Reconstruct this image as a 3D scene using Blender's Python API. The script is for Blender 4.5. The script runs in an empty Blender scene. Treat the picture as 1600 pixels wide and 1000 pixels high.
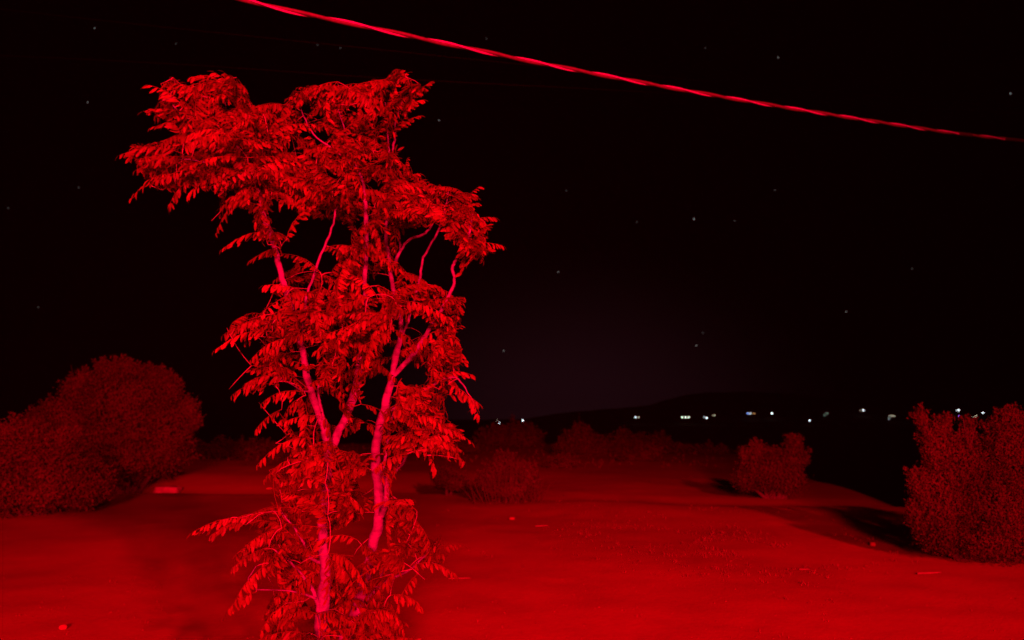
import bpy, bmesh, math, random
from mathutils import Vector, Matrix, noise, Quaternion
sc = bpy.context.scene
col = sc.collection
R = math.radians

# ------------------------------------------------------------------ camera, night sky, lamp, exposure
FPX = 1165.0            # focal length in photo pixels
PITCH = math.atan(152 / FPX)
EYE = Vector((0, 0, 1.6))
cam_d = bpy.data.cameras.new("camera")
cam_d.sensor_width = 36.0
cam_d.lens = 36.0 * FPX / 1600.0
cam_d.clip_start = 0.05
cam_d.clip_end = 8000
cam = bpy.data.objects.new("camera", cam_d)
cam.location = EYE
cam.rotation_euler = (math.pi / 2 + PITCH, 0, 0)
col.objects.link(cam)
sc.camera = cam
cam_d.dof.use_dof = True
cam_d.dof.focus_distance = 4.4
cam_d.dof.aperture_fstop = 1.7

FWD = Vector((0, math.cos(PITCH), math.sin(PITCH)))
UPV = Vector((0, -math.sin(PITCH), math.cos(PITCH)))
RGT = Vector((1, 0, 0))


def at(px, py, Y):
    """point of the place that the photo shows at px,py when it stands Y metres ahead"""
    d = FWD + RGT * ((px - 800) / FPX) + UPV * ((500 - py) / FPX)
    return EYE + d * (Y / d.y)


def to_px(p):
    d = p - EYE
    z = d.dot(FWD)
    return 800 + FPX * d.x / z, 500 - FPX * d.dot(UPV) / z


world = bpy.data.worlds.new("World")
sc.world = world
world.use_nodes = True
nt = world.node_tree
nt.nodes.clear()
out = nt.nodes.new("ShaderNodeOutputWorld")
# moonless night: the sky texture far below dusk strength, plus the glow of the town behind the hills
sky = nt.nodes.new("ShaderNodeTexSky")
sky.sky_type = 'NISHITA'
sky.sun_disc = False
sky.sun_elevation = R(-5)
sky.sun_rotation = R(180)
bg1 = nt.nodes.new("ShaderNodeBackground")
bg1.inputs[1].default_value = 0.0004
nt.links.new(sky.outputs[0], bg1.inputs[0])
geo = nt.nodes.new("ShaderNodeTexCoord")
dotn = nt.nodes.new("ShaderNodeVectorMath"); dotn.operation = 'MULTIPLY_ADD'
dotn.inputs[1].default_value = (1, 1, 1.35)
dotn.inputs[2].default_value = (-0.08, -0.99, 0.03)
nt.links.new(geo.outputs['Generated'], dotn.inputs[0])
ln = nt.nodes.new("ShaderNodeVectorMath"); ln.operation = 'LENGTH'
nt.links.new(dotn.outputs[0], ln.inputs[0])
mr = nt.nodes.new("ShaderNodeMapRange"); mr.interpolation_type = 'SMOOTHERSTEP'
mr.inputs[1].default_value = 0.0; mr.inputs[2].default_value = 0.38
mr.inputs[3].default_value = 1.0; mr.inputs[4].default_value = 0.0
nt.links.new(ln.outputs['Value'], mr.inputs[0])
bg2 = nt.nodes.new("ShaderNodeBackground")
bg2.inputs[0].default_value = (0.0070, 0.0022, 0.0036, 1)
nt.links.new(mr.outputs[0], bg2.inputs[1])
ad = nt.nodes.new("ShaderNodeAddShader")
nt.links.new(bg1.outputs[0], ad.inputs[0]); nt.links.new(bg2.outputs[0], ad.inputs[1])
nt.links.new(ad.outputs[0], out.inputs[0])

# the red flood lamp that lights the yard: well behind and to the right of the viewer
LAMP = Vector((7.6, -11.5, 8.2))
ld = bpy.data.lights.new("red_flood_and_fill", 'SPOT')
ld.color = (1.0, 0.0, 0.017)
ld.energy = 45000
ld.shadow_soft_size = 0.4
ld.spot_size = R(60)
ld.spot_blend = 0.75
lo = bpy.data.objects.new("red_flood_and_fill", ld)
lo.location = LAMP
aim = Vector((-1.0, 6.5, 1.3))
lo.rotation_euler = (aim - LAMP).to_track_quat('-Z', 'Y').to_euler()
col.objects.link(lo)
# added red fill spot behind the viewer, brightens the tree and its shadows
fill_d = ld.copy(); fill_d.name = "red_flood_and_fill"; fill_d.energy = 66000; fill_d.shadow_soft_size = 0.9
fill_d.spot_size = R(52); fill_d.spot_blend = 1.0
fill_spot = bpy.data.objects.new("red_flood_and_fill", fill_d)
fill_spot.location = (0.8, -11.0, 3.8)
fill_spot.rotation_euler = (Vector((-0.75, 4.2, 1.75)) - fill_spot.location).to_track_quat('-Z', 'Y').to_euler()
col.objects.link(fill_spot)

vs = sc.view_settings
sc.display_settings.display_device = 'sRGB'
vs.view_transform = 'Standard'; vs.look = 'None'; vs.exposure = 0; vs.gamma = 1
vs.use_curve_mapping = False
sc.render.engine = 'CYCLES'
try:
    sc.cycles.use_denoising = True
    sc.cycles.denoiser = 'OPENIMAGEDENOISE'
except Exception:
    pass
sc.cycles.max_bounces = 5
sc.cycles.volume_bounces = 0
sc.cycles.sample_clamp_indirect = 2

rnd = random.Random(7)


# ------------------------------------------------------------------ helpers
def link(name, mesh, mat=None, parent=None, **props):
    o = bpy.data.objects.new(name, mesh)
    if mat is not None and mesh is not None and len(mesh.materials) == 0:
        mesh.materials.append(mat)
    col.objects.link(o)
    if parent is not None:
        o.parent = parent
    for k, v in props.items():
        o[k] = v
    return o


def thing(name, loc, label, cat, group=None):
    o = bpy.data.objects.new(name, None)
    o.empty_display_size = 0.1
    o.location = loc
    col.objects.link(o)
    o['label'] = label; o['category'] = cat
    if group: o['group'] = group
    return o


def mesh_of(name, verts, faces, smooth=False):
    m = bpy.data.meshes.new(name)
    m.from_pydata([tuple(v) for v in verts], [], faces)
    if smooth:
        m.polygons.foreach_set('use_smooth', [True] * len(m.polygons))
    m.update()
    return m


def mat(name, base, rough=0.8, var=0.25, scale=6.0, bump=0.0, bscale=30.0, spec=0.3, coords='Object', detail=4,
        translucent=0.0, random_obj=0.0, base2=None, stretch=None):
    m = bpy.data.materials.new(name)
    m.use_nodes = True
    t = m.node_tree; n = t.nodes; L = t.links
    n.clear()
    o = n.new("ShaderNodeOutputMaterial")
    p = n.new("ShaderNodeBsdfPrincipled")
    p.inputs['Roughness'].default_value = rough
    p.inputs['Specular IOR Level'].default_value = spec
    tc = n.new("ShaderNodeTexCoord")
    src = tc.outputs[coords]
    if stretch:
        mp = n.new("ShaderNodeMapping"); mp.inputs['Scale'].default_value = stretch
        L.new(src, mp.inputs[0]); src = mp.outputs[0]
    nz = n.new("ShaderNodeTexNoise")
    nz.inputs['Scale'].default_value = scale
    nz.inputs['Detail'].default_value = detail
    L.new(src, nz.inputs['Vector'])
    rp = n.new("ShaderNodeValToRGB")
    b2 = base2 or tuple(c * (1 - var) for c in base)
    b1 = base if base2 else tuple(c * (1 + var) for c in base)
    rp.color_ramp.elements[0].color = (*b2, 1); rp.color_ramp.elements[0].position = 0.32
    rp.color_ramp.elements[1].color = (*b1, 1); rp.color_ramp.elements[1].position = 0.68
    L.new(nz.outputs['Fac'], rp.inputs[0])
    c = rp.outputs[0]
    if random_obj:
        oi = n.new("ShaderNodeObjectInfo")
        m2 = n.new("ShaderNodeMapRange")
        m2.inputs[3].default_value = 1 - random_obj; m2.inputs[4].default_value = 1 + random_obj
        L.new(oi.outputs['Random'], m2.inputs[0])
        vm = n.new("ShaderNodeVectorMath"); vm.operation = 'SCALE'
        L.new(c, vm.inputs[0]); L.new(m2.outputs[0], vm.inputs['Scale'])
        c = vm.outputs[0]
    L.new(c, p.inputs['Base Color'])
    if bump:
        nb = n.new("ShaderNodeTexNoise"); nb.inputs['Scale'].default_value = bscale; nb.inputs['Detail'].default_value = 5
        L.new(src, nb.inputs['Vector'])
        bp = n.new("ShaderNodeBump"); bp.inputs['Strength'].default_value = 1.0; bp.inputs['Distance'].default_value = bump
        L.new(nb.outputs['Fac'], bp.inputs['Height']); L.new(bp.outputs[0], p.inputs['Normal'])
    if translucent:
        tr = n.new("ShaderNodeBsdfTranslucent"); L.new(c, tr.inputs[0])
        mx = n.new("ShaderNodeMixShader"); mx.inputs[0].default_value = translucent
        L.new(p.outputs[0], mx.inputs[1]); L.new(tr.outputs[0], mx.inputs[2]); L.new(mx.outputs[0], o.inputs[0])
    else:
        L.new(p.outputs[0], o.inputs[0])
    return m


def glow_mat(name, c, s):
    m = bpy.data.materials.new(name); m.use_nodes = True
    n = m.node_tree.nodes; n.clear()
    o = n.new("ShaderNodeOutputMaterial"); e = n.new("ShaderNodeEmission")
    e.inputs[0].default_value = (*c, 1); e.inputs[1].default_value = s
    m.node_tree.links.new(e.outputs[0], o.inputs[0])
    return m


M_leaf = mat("locust_leaf", (0.165, 0.18, 0.018), rough=0.55, var=0.3, scale=9, translucent=0.55, random_obj=0.3, spec=0.3)
M_leafall = mat("locust_leaf_mass", (0.165, 0.18, 0.018), rough=0.55, var=0.35, scale=5, translucent=0.55, spec=0.3)
M_bark = mat("smooth_grey_bark", (0.15, 0.15, 0.33), rough=0.9, scale=22, bump=0.012, bscale=30, base2=(0.08, 0.08, 0.17), stretch=(0.5, 0.5, 1.3), detail=8)
M_twig = mat("green_twig", (0.17, 0.15, 0.12), rough=0.7, scale=20)
M_bushleaf = mat("scrub_leaf", (0.085, 0.095, 0.025), rough=0.9, var=0.25, scale=1.5, translucent=0.4, spec=0.1)
M_fineleaf = mat("juniper_leaf", (0.08, 0.09, 0.025), rough=0.9, var=0.25, scale=1.5, translucent=0.4, spec=0.1)
M_stem = mat("woody_stem", (0.06, 0.05, 0.04), rough=0.9, scale=12)
M_stone = mat("pale_stone", (0.28, 0.24, 0.15), rough=0.9, scale=8, bump=0.004)
M_peb = mat("pebble", (0.17, 0.11, 0.03), rough=0.95, scale=3)
M_grass = mat("dry_grass", (0.13, 0.10, 0.03), rough=0.9, scale=2)
M_stick = mat("weathered_stick", (0.15, 0.12, 0.05), rough=0.8, scale=10)
M_hill = mat("far_hill_scrub", (0.05, 0.05, 0.04), rough=1.0, scale=0.02, spec=0)

# ------------------------------------------------------------------ ground


def sstep(a, b, x):
    t = max(0.0, min(1.0, (x - a) / (b - a)))
    return t * t * (3 - 2 * t)


def n2(x, y, s, o=0.0):
    return noise.noise(Vector((x * s + o, y * s - o, o * 0.37)))


def ground_z(x, y):
    r = math.hypot(x, y)
    near = 1 - sstep(60, 120, r)
    h = near * (0.06 * n2(x, y, 0.45, 3.1) + 0.010 * n2(x, y, 1.7, 8.2) + 0.003 * n2(x, y, 5.5, 1.7))
    # low swell the middle bush stands on, with a small step beyond it
    cy = 13.2 + 0.25 * math.sin(x * 0.9) - 0.1 * x + 0.4 * n2(x, 0, 0.8, 5)
    m = sstep(-1.0, 1.5, x) * (1 - sstep(7, 9, x))
    h += m * (0.10 * math.exp(-((y - cy) / 1.5) ** 2) - 0.07 * math.exp(-((y - cy - 1.6) / 0.7) ** 2))
    # berm across the far yard at the left
    b = 17.2 + 0.05 * x + 0.3 * n2(x, 0, 0.5, 9)
    m = 1 - sstep(-2.5, 0.0, x)
    h += m * (-0.10 * math.exp(-((y - b) / 0.5) ** 2) + 0.22 * sstep(b, b + 2.2, y) * (1 - sstep(24, 30, y)))
    # shallow groove carved along the trunks' shadow streak, left of the young tree
    rr = -3.1 - 0.62 * (y - 7.3)
    h -= 0.05 * math.exp(-((x - rr) / 0.28) ** 2) * sstep(3, 5, y) * (1 - sstep(9, 12, y))
    # shoulder under the right-hand bush
    h += 0.05 * math.exp(-((x - 6.0) / 1.6) ** 2 - ((y - 8.6) / 0.8) ** 2)
    # the ground falls away to the right beyond the yard
    e = 6.2 + 0.15 * (y - 10) + 0.25 * n2(0, y, 0.3, 2)
    if y > 8.5:
        s = x - e
        if s > 0:
            h -= sstep(9.2, 13, y) * (9.0 * (1 - math.exp(-(s / 14.0) ** 1.25))) * (1 - 0.0 * y)
    # the far plain lies a little lower
    h -= 6.0 * sstep(38, 160, y) if y > 38 else 0.0
    if y > 60:
        h = h * (1 - sstep(200, 400, y)) + (-6.0) * sstep(200, 400, y)
    return h


angs = []
a = -180.0
while a < 180 - 1e-6:
    angs.append(a)
    a += 0.42 if -47 < a < 47 else 5.0 if abs(a) > 60 else 1.0
radii = [0.6]
while radii[-1] < 1800:
    r = radii[-1]
    radii.append(r * (1.012 if 3.5 < r < 22 else 1.03 if r < 60 else 1.12))
V = [(0, 0, ground_z(0, 0))]
for r in radii:
    for a in angs:
        x, y = r * math.sin(R(a)), r * math.cos(R(a))
        V.append((x, y, ground_z(x, y)))
N = len(angs)
F = [(0, 1 + (j + 1) % N, 1 + j) for j in range(N)]
for i in range(len(radii) - 1):
    b0, b1 = 1 + i * N, 1 + (i + 1) * N
    for j in range(N):
        k = (j + 1) % N
        F.append((b0 + j, b0 + k, b1 + k, b1 + j))
gm = mesh_of("ground", V, F, True)


def ground_material():
    m = bpy.data.materials.new("bare_reddish_earth"); m.use_nodes = True
    t = m.node_tree; n = t.nodes; L = t.links; n.clear()
    o = n.new("ShaderNodeOutputMaterial"); p = n.new("ShaderNodeBsdfPrincipled")
    p.inputs['Roughness'].default_value = 0.95; p.inputs['Specular IOR Level'].default_value = 0.1
    tc = n.new("ShaderNodeTexCoord")

    def nz(scale, detail, dist=0.0, rough=0.5):
        q = n.new("ShaderNodeTexNoise"); q.inputs['Scale'].default_value = scale; q.inputs['Detail'].default_value = detail
        q.inputs['Distortion'].default_value = dist; q.inputs['Roughness'].default_value = rough
        L.new(tc.outputs['Object'], q.inputs['Vector']); return q
    big = nz(0.35, 3, 0.6); mid = nz(2.2, 5, 0.3); fine = nz(22, 6, 0, 0.65)
    r1 = n.new("ShaderNodeValToRGB")
    r1.color_ramp.elements[0].position = 0.35; r1.color_ramp.elements[0].color = (0.18, 0.105, 0.025, 1)
    r1.color_ramp.elements[1].position = 0.65; r1.color_ramp.elements[1].color = (0.225, 0.125, 0.03, 1)
    L.new(big.outputs['Fac'], r1.inputs[0])
    r2 = n.new("ShaderNodeMapRange"); r2.inputs[1].default_value = 0.3; r2.inputs[2].default_value = 0.7
    r2.inputs[3].default_value = 0.93; r2.inputs[4].default_value = 1.05
    L.new(mid.outputs['Fac'], r2.inputs[0])
    r3 = n.new("ShaderNodeMapRange"); r3.inputs[1].default_value = 0.3; r3.inputs[2].default_value = 0.7
    r3.inputs[3].default_value = 0.93; r3.inputs[4].default_value = 1.06
    L.new(fine.outputs['Fac'], r3.inputs[0])
    mu = n.new("ShaderNodeMath"); mu.operation = 'MULTIPLY'; L.new(r2.outputs[0], mu.inputs[0]); L.new(r3.outputs[0], mu.inputs[1])
    v = n.new("ShaderNodeVectorMath"); v.operation = 'SCALE'; L.new(r1.outputs[0], v.inputs[0]); L.new(mu.outputs[0], v.inputs['Scale'])
    L.new(v.outputs[0], p.inputs['Base Color'])
    bp = n.new("ShaderNodeBump"); bp.inputs['Distance'].default_value = 0.007; bp.inputs['Strength'].default_value = 0.6
    L.new(fine.outputs['Fac'], bp.inputs['Height'])
    bp2 = n.new("ShaderNodeBump"); bp2.inputs['Distance'].default_value = 0.01; bp2.inputs['Strength'].default_value = 0.5
    L.new(mid.outputs['Fac'], bp2.inputs['Height']); L.new(bp.outputs[0], bp2.inputs['Normal'])
    L.new(bp2.outputs[0], p.inputs['Normal'])
    L.new(p.outputs[0], o.inputs[0])
    return m


link("ground", gm, ground_material(), kind="structure")

# ------------------------------------------------------------------ far hills
prof = [(-700, 650), (-300, 648), (100, 652), (500, 655), (700, 656), (820, 655), (850, 649), (900, 643), (960, 638),
        (1010, 634), (1035, 626), (1070, 617), (1110, 613), (1170, 612), (1230, 616), (1300, 624), (1380, 630),
        (1450, 632), (1600, 634), (1800, 630), (2100, 636), (2500, 640)]


def hill_top(px):
    for (x0, y0), (x1, y1) in zip(prof, prof[1:]):
        if x0 <= px <= x1:
            return at(px, y0 + (y1 - y0) * (px - x0) / (x1 - x0), 1000).z
    return 2.0


def hill_z(x, y):
    top = hill_top(800 + FPX * x / 1000 / 1.0)
    t = sstep(730, 1000, y)
    return -6.3 + (top + 6.3) * t + 1.2 * t * n2(x, y, 0.02, 4) * (1 - t)


V = []; F = []
cols, rows = 300, 16
for i in range(cols + 1):
    x = -1250 + 2700 * i / cols
    for j in range(rows + 1):
        y = 725 + 275 * j / rows
        z = hill_z(x, y) + (0.9 * n2(x, y, 0.05, 7) + 0.4 * n2(x, y, 0.2, 3)) * sstep(740, 900, y)
        V.append((x, y, z))
    V.append((x, 1150, -10)); V.append((x, 725, -12))
K = rows + 3
for i in range(cols):
    for j in range(rows + 1):
        F.append((i * K + j, (i + 1) * K + j, (i + 1) * K + j + 1, i * K + j + 1))
link("hills", mesh_of("hills", V, F, True), M_hill, kind="structure")

# ------------------------------------------------------------------ tubes


def tube(pts, rads, sides=8, cap=True, V=None, F=None, wob=0.0):
    own = V is None
    if own: V, F = [], []
    base = len(V)
    up = Vector((0.3, 0.9, 0.1)).normalized()
    n = len(pts)
    prev = None
    for i, p in enumerate(pts):
        d = (pts[min(i + 1, n - 1)] - pts[max(i - 1, 0)])
        if d.length < 1e-9: d = Vector((0, 0, 1))
        d.normalize()
        if prev is None:
            u = d.cross(up)
            if u.length < 0.1: u = d.cross(Vector((1, 0, 0)))
        else:
            u = prev - d * prev.dot(d)
        u.normalize(); prev = u
        w = d.cross(u)
        for k in range(sides):
            a = 2 * math.pi * k / sides
            rr = rads[i] * (1 + wob * noise.noise(p * 14 + Vector((math.cos(a), math.sin(a), 0))))
            V.append(p + u * (math.cos(a) * rr) + w * (math.sin(a) * rr))
    for i in range(n - 1):
        for k in range(sides):
            k2 = (k + 1) % sides
            F.append((base + i * sides + k, base + i * sides + k2, base + (i + 1) * sides + k2, base + (i + 1) * sides + k))
    if cap:
        F.append(tuple(base + k for k in reversed(range(sides))))
        F.append(tuple(base + (n - 1) * sides + k for k in range(sides)))
    return V, F


def spline(pts, per=6):
    """Catmull-Rom through tuples (Vector, radius)"""
    P = [p for p, _ in pts]; W = [w for _, w in pts]
    o = []; ow = []
    n = len(P)
    for i in range(n - 1):
        p0 = P[max(i - 1, 0)]; p1 = P[i]; p2 = P[i + 1]; p3 = P[min(i + 2, n - 1)]
        for k in range(per):
            t = k / per
            o.append(0.5 * ((2 * p1) + (p2 - p0) * t + (2 * p0 - 5 * p1 + 4 * p2 - p3) * t * t + (3 * p1 - p0 - 3 * p2 + p3) * t ** 3))
            ow.append(W[i] * (1 - t) + W[i + 1] * t)
    o.append(P[-1]); ow.append(W[-1])
    return o, ow


# ------------------------------------------------------------------ the young locust tree
TY = 4.25
tree = thing("young_locust_tree", (-1.05, TY, 0), "tall young locust tree with several pale stems and feathery drooping leaves", "tree")
T0 = tree.location.copy()
nodes = []        # (point, radius) of every bit of wood, world space


def limb(name, spec, wob=0.3):
    """spec: (px, py, Y, width in photo px)"""
    pts = [(at(x, y, Y), w * Y / FPX * 0.45) for x, y, Y, w in spec]
    P, W = spline(pts)
    P = [p + Vector((n2(p.z, i, 3.0, 1) * 0.006, n2(p.z, i, 3.0, 6) * 0.006, 0)) for i, p in enumerate(P)]
    V, F = tube([p - T0 for p in P], W, 10 if W[0] > 0.012 else 7, wob=wob)
    link(name, mesh_of(name, V, F, True), M_bark, tree)
    for p, w in zip(P, W): nodes.append((p, w))


base_y = 652 + 1.6 * FPX / TY + 12
limb("trunk", [(503, base_y, 4.25, 34), (503, 1040, 4.25, 29), (502, 985, 4.25, 25), (505, 940, 4.24, 22), (509, 900, 4.22, 18), (505, 860, 4.2, 17),
               (504, 820, 4.2, 16), (509, 780, 4.22, 16), (511, 735, 4.25, 16), (512, 700, 4.25, 16), (508, 675, 4.24, 15), (500, 650, 4.22, 14),
               (487, 615, 4.2, 13), (478, 580, 4.18, 12), (473, 545, 4.15, 11), (461, 500, 4.12, 10.5), (447, 455, 4.1, 10), (436, 415, 4.08, 9.5),
               (424, 370, 4.05, 9.5), (411, 335, 4.02, 8), (408, 310, 4.0, 6.5), (398, 285, 4.0, 6), (380, 250, 3.98, 4.5), (365, 210, 3.95, 3.5), (352, 160, 3.95, 2.5)])
limb("trunk", [(520, base_y, 4.32, 27), (530, 1030, 4.34, 23), (548, 980, 4.36, 21), (562, 935, 4.37, 19), (574, 890, 4.38, 18), (583, 850, 4.38, 18), (592, 810, 4.38, 17),
               (592, 770, 4.38, 16), (588, 730, 4.38, 17), (588, 690, 4.38, 16), (598, 650, 4.38, 15), (607, 612, 4.38, 13), (613, 585, 4.38, 12),
               (620, 550, 4.4, 11), (627, 515, 4.42, 10), (622, 480, 4.44, 9), (613, 445, 4.45, 8), (608, 405, 4.46, 7.5), (603, 360, 4.46, 6),
               (604, 310, 4.46, 5), (610, 260, 4.45, 4), (606, 215, 4.45, 3.5), (602, 160, 4.44, 2.5)])
limb("branch", [(512, 722, 4.25, 13), (526, 682, 4.28, 14), (541, 650, 4.3, 14), (555, 610, 4.3, 14), (562, 570, 4.28, 12.5), (565, 530, 4.25, 10), (572, 485, 4.22, 9),
                (570, 440, 4.2, 8.5), (572, 380, 4.18, 8.5), (571, 320, 4.18, 7.5), (568, 288, 4.18, 5.5), (558, 262, 4.2, 4), (545, 225, 4.2, 3), (528, 170, 4.2, 2)])
limb("branch", [(614, 588, 4.38, 9), (640, 561, 4.33, 9), (660, 532, 4.28, 8.5), (680, 500, 4.25, 7.5), (697, 470, 4.24, 6.5), (710, 442, 4.24, 5.5), (707, 418, 4.25, 5),
                (715, 402, 4.26, 4.5), (730, 375, 4.3, 4), (738, 335, 4.3, 3)])
limb("branch", [(594, 808, 4.38, 13), (604, 777, 4.3, 10), (605, 748, 4.27, 8), (618, 735, 4.25, 6), (631, 720, 4.23, 5), (642, 695, 4.2, 4), (660, 670, 4.18, 3)])
limb("branch", [(603, 765, 4.3, 7), (598, 735, 4.3, 6), (604, 705, 4.3, 6), (608, 672, 4.3, 5), (618, 640, 4.3, 3.5), (640, 610, 4.3, 2.5)])
limb("branch", [(610, 425, 4.45, 6.5), (626, 392, 4.42, 6), (640, 374, 4.4, 5), (655, 369, 4.38, 4.5), (668, 361, 4.37, 4.5), (682, 340, 4.35, 3)])
limb("branch", [(626, 392, 4.42, 4.5), (624, 370, 4.44, 4), (622, 346, 4.45, 3.5), (630, 315, 4.46, 2.5)])
limb("branch", [(628, 525, 4.42, 5), (640, 495, 4.45, 5), (649, 461, 4.47, 4.5), (656, 434, 4.48, 4.5), (662, 402, 4.5, 4.5), (682, 366, 4.5, 4), (694, 335, 4.5, 3), (700, 300, 4.5, 2)])
limb("branch", [(470, 530, 4.15, 6), (478, 470, 4.12, 5), (488, 435, 4.1, 5), (505, 390, 4.08, 4.5), (519, 356, 4.06, 4), (526, 320, 4.05, 3)])
limb("branch", [(485, 612, 4.2, 4), (470, 610, 4.15, 3), (455, 600, 4.1, 2.5), (436, 590, 4.05, 2)])
limb("branch", [(512, 668, 4.24, 6), (502, 640, 4.2, 5), (497, 612, 4.17, 4), (502, 590, 4.15, 2.5)])
limb("branch", [(500, 962, 4.24, 9), (492, 930, 4.2, 7), (478, 907, 4.16, 5), (455, 880, 4.1, 3), (430, 860, 4.05, 2)])
limb("branch", [(574, 936, 4.36, 8), (595, 915, 4.32, 5), (615, 903, 4.28, 4.5), (640, 890, 4.24, 3.5), (665, 868, 4.2, 3)])
limb("branch", [(588, 918, 4.33, 5), (598, 893, 4.3, 3.5), (606, 872, 4.27, 3), (600, 860, 4.25, 2)])
limb("branch", [(503, 880, 4.22, 6), (486, 872, 4.15, 5), (474, 848, 4.1, 4), (462, 828, 4.06, 3), (440, 800, 4.02, 2)])
limb("branch", [(494, 935, 4.2, 5), (462, 925, 4.08, 2.2), (430, 922, 4.0, 1.6), (398, 920, 3.92, 1.8), (388, 905, 3.9, 1.6), (400, 885, 3.86, 1.5)])
limb("branch", [(612, 245, 4.45, 4), (617, 215, 4.43, 4), (619, 190, 4.42, 3), (630, 150, 4.4, 2)])
limb("branch", [(409, 315, 4.0, 5), (380, 290, 3.98, 4), (345, 262, 3.95, 3.5), (300, 250, 3.9, 3), (260, 250, 3.88, 2)])
limb("branch", [(398, 285, 4.0, 4), (352, 245, 4.0, 3.5), (310, 200, 4.0, 3), (270, 165, 4.0, 2)])
limb("branch", [(560, 268, 4.2, 4), (530, 240, 4.15, 3.5), (490, 210, 4.1, 3), (470, 170, 4.1, 2)])
limb("branch", [(720, 395, 4.26, 4), (735, 388, 4.25, 3), (752, 370, 4.24, 2)])
limb("branch", [(595, 650, 4.38, 5), (640, 625, 4.3, 4.5), (680, 600, 4.2, 4), (712, 590, 4.15, 3), (732, 615, 4.1, 2)])

TOP = [(244, 126), (270, 118), (282, 134), (306, 130), (310, 122), (328, 122), (346, 106), (356, 114), (378, 124), (388, 146), (394, 156), (430, 166),
       (446, 146), (462, 134), (490, 128), (510, 134), (520, 121), (550, 128), (582, 126), (580, 110), (606, 108), (620, 98), (632, 110), (638, 124), (658, 120), (671, 130),
       (666, 150), (646, 158), (646, 182), (628, 192), (622, 200), (618, 226), (638, 240), (630, 254), (658, 272), (662, 286), (690, 280), (708, 292), (710, 306), (730, 286),
       (750, 298), (754, 322), (772, 334), (772, 346), (760, 358), (764, 376), (783, 390), (766, 390), (764, 402), (744, 410), (734, 426), (718, 414), (710, 394), (698, 394),
       (694, 370), (682, 354), (650, 356), (622, 360), (630, 400), (648, 410), (640, 440), (450, 440), (482, 414), (462, 402), (438, 395), (396, 406), (406, 384), (350, 388), (374, 372),
       (400, 368), (385, 352), (402, 330), (362, 330), (344, 350), (322, 356), (344, 326), (342, 308), (310, 302), (292, 304), (282, 294), (266, 312), (252, 320), (254, 292), (206, 303), (198, 298),
       (224, 280), (206, 262), (187, 244), (210, 225), (250, 226), (274, 192), (250, 203), (240, 184), (220, 170), (244, 153), (286, 164), (298, 158), (266, 150)]
MID = [(418, 427), (450, 420), (530, 410), (560, 405), (639, 427), (662, 422), (689, 442), (681, 460), (697, 462), (713, 445), (730, 461), (726, 480), (719, 515), (726, 550), (737, 578), (718, 580),
       (716, 598), (729, 611), (759, 640), (746, 657), (738, 637), (716, 621), (700, 630), (702, 656), (729, 669), (737, 688), (713, 691), (732, 718), (727, 724), (670, 716), (637, 716), (620, 725),
       (402, 722), (409, 694), (438, 674), (486, 674), (450, 661), (470, 640), (480, 620), (428, 657), (404, 670), (441, 637), (457, 611), (428, 621), (394, 632), (438, 606), (418, 605), (380, 598),
       (352, 620), (351, 615), (374, 591), (396, 574), (386, 566), (382, 560), (410, 540), (428, 528), (425, 512), (396, 528), (386, 524), (358, 545), (342, 551), (346, 540), (370, 525), (346, 525), (351, 502), (386, 486),
       (412, 483), (441, 470), (420, 461), (410, 446)]
LOW = [(402, 715), (423, 703), (620, 715), (608, 764), (624, 762), (641, 777), (660, 803), (664, 830), (676, 842), (712, 827), (725, 846), (688, 857), (714, 894), (702, 899), (684, 881), (663, 907), (631, 907),
       (647, 928), (664, 946), (641, 947), (620, 938), (622, 963), (640, 985), (655, 1010), (640, 1075), (420, 1075), (400, 1000), (407, 972), (423, 937), (433, 903), (400, 907), (380, 930), (353, 955),
       (356, 943), (377, 912), (407, 888), (413, 874), (388, 872), (372, 887), (355, 876), (373, 853), (407, 839), (410, 827), (376, 832), (348, 840), (309, 847), (300, 829), (361, 810), (387, 798), (416, 794), (428, 758), (426, 740),
       (402, 746), (410, 738), (446, 722)]
HOLES = [[(472, 348), (510, 350), (548, 350), (540, 372), (515, 380), (530, 400), (528, 414), (495, 420), (478, 412), (465, 392), (462, 365)],
         [(418, 326), (430, 322), (462, 334), (462, 345), (430, 341)],
         [(635, 388), (662, 372), (690, 378), (700, 400), (704, 425), (690, 440), (662, 420), (640, 424), (625, 408)],
         [(652, 505), (668, 505), (648, 532), (638, 530)], [(630, 568), (655, 588), (660, 598), (622, 590)],
         [(574, 603), (600, 616), (592, 640), (584, 672), (572, 660), (570, 630)],
         [(550, 672), (582, 672), (578, 709), (554, 707)], [(502, 628), (520, 616), (522, 655), (510, 648)],
         [(607, 540), (613, 555), (604, 580), (598, 560)], [(424, 698), (450, 696), (442, 718), (414, 720)],
         [(572, 800), (585, 812), (579, 838), (560, 832)], [(558, 745), (580, 750), (580, 772), (556, 768)],
         [(534, 843), (572, 849), (556, 862), (530, 868)], [(596, 780), (600, 780), (596, 795)], [(462, 752), (488, 755), (478, 766)],
         [(700, 400), (712, 430), (704, 440), (690, 440)]]


def inside(poly, x, y):
    c = False; j = len(poly) - 1
    for i in range(len(poly)):
        xi, yi = poly[i]; xj, yj = poly[j]
        if (yi > y) != (yj > y) and x < (xj - xi) * (y - yi) / (yj - yi) + xi: c = not c
        j = i
    return c


def foliage_at(x, y):
    if not (inside(TOP, x, y) or inside(MID, x, y) or inside(LOW, x, y)): return False
    return not any(inside(h, x, y) for h in HOLES)


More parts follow.
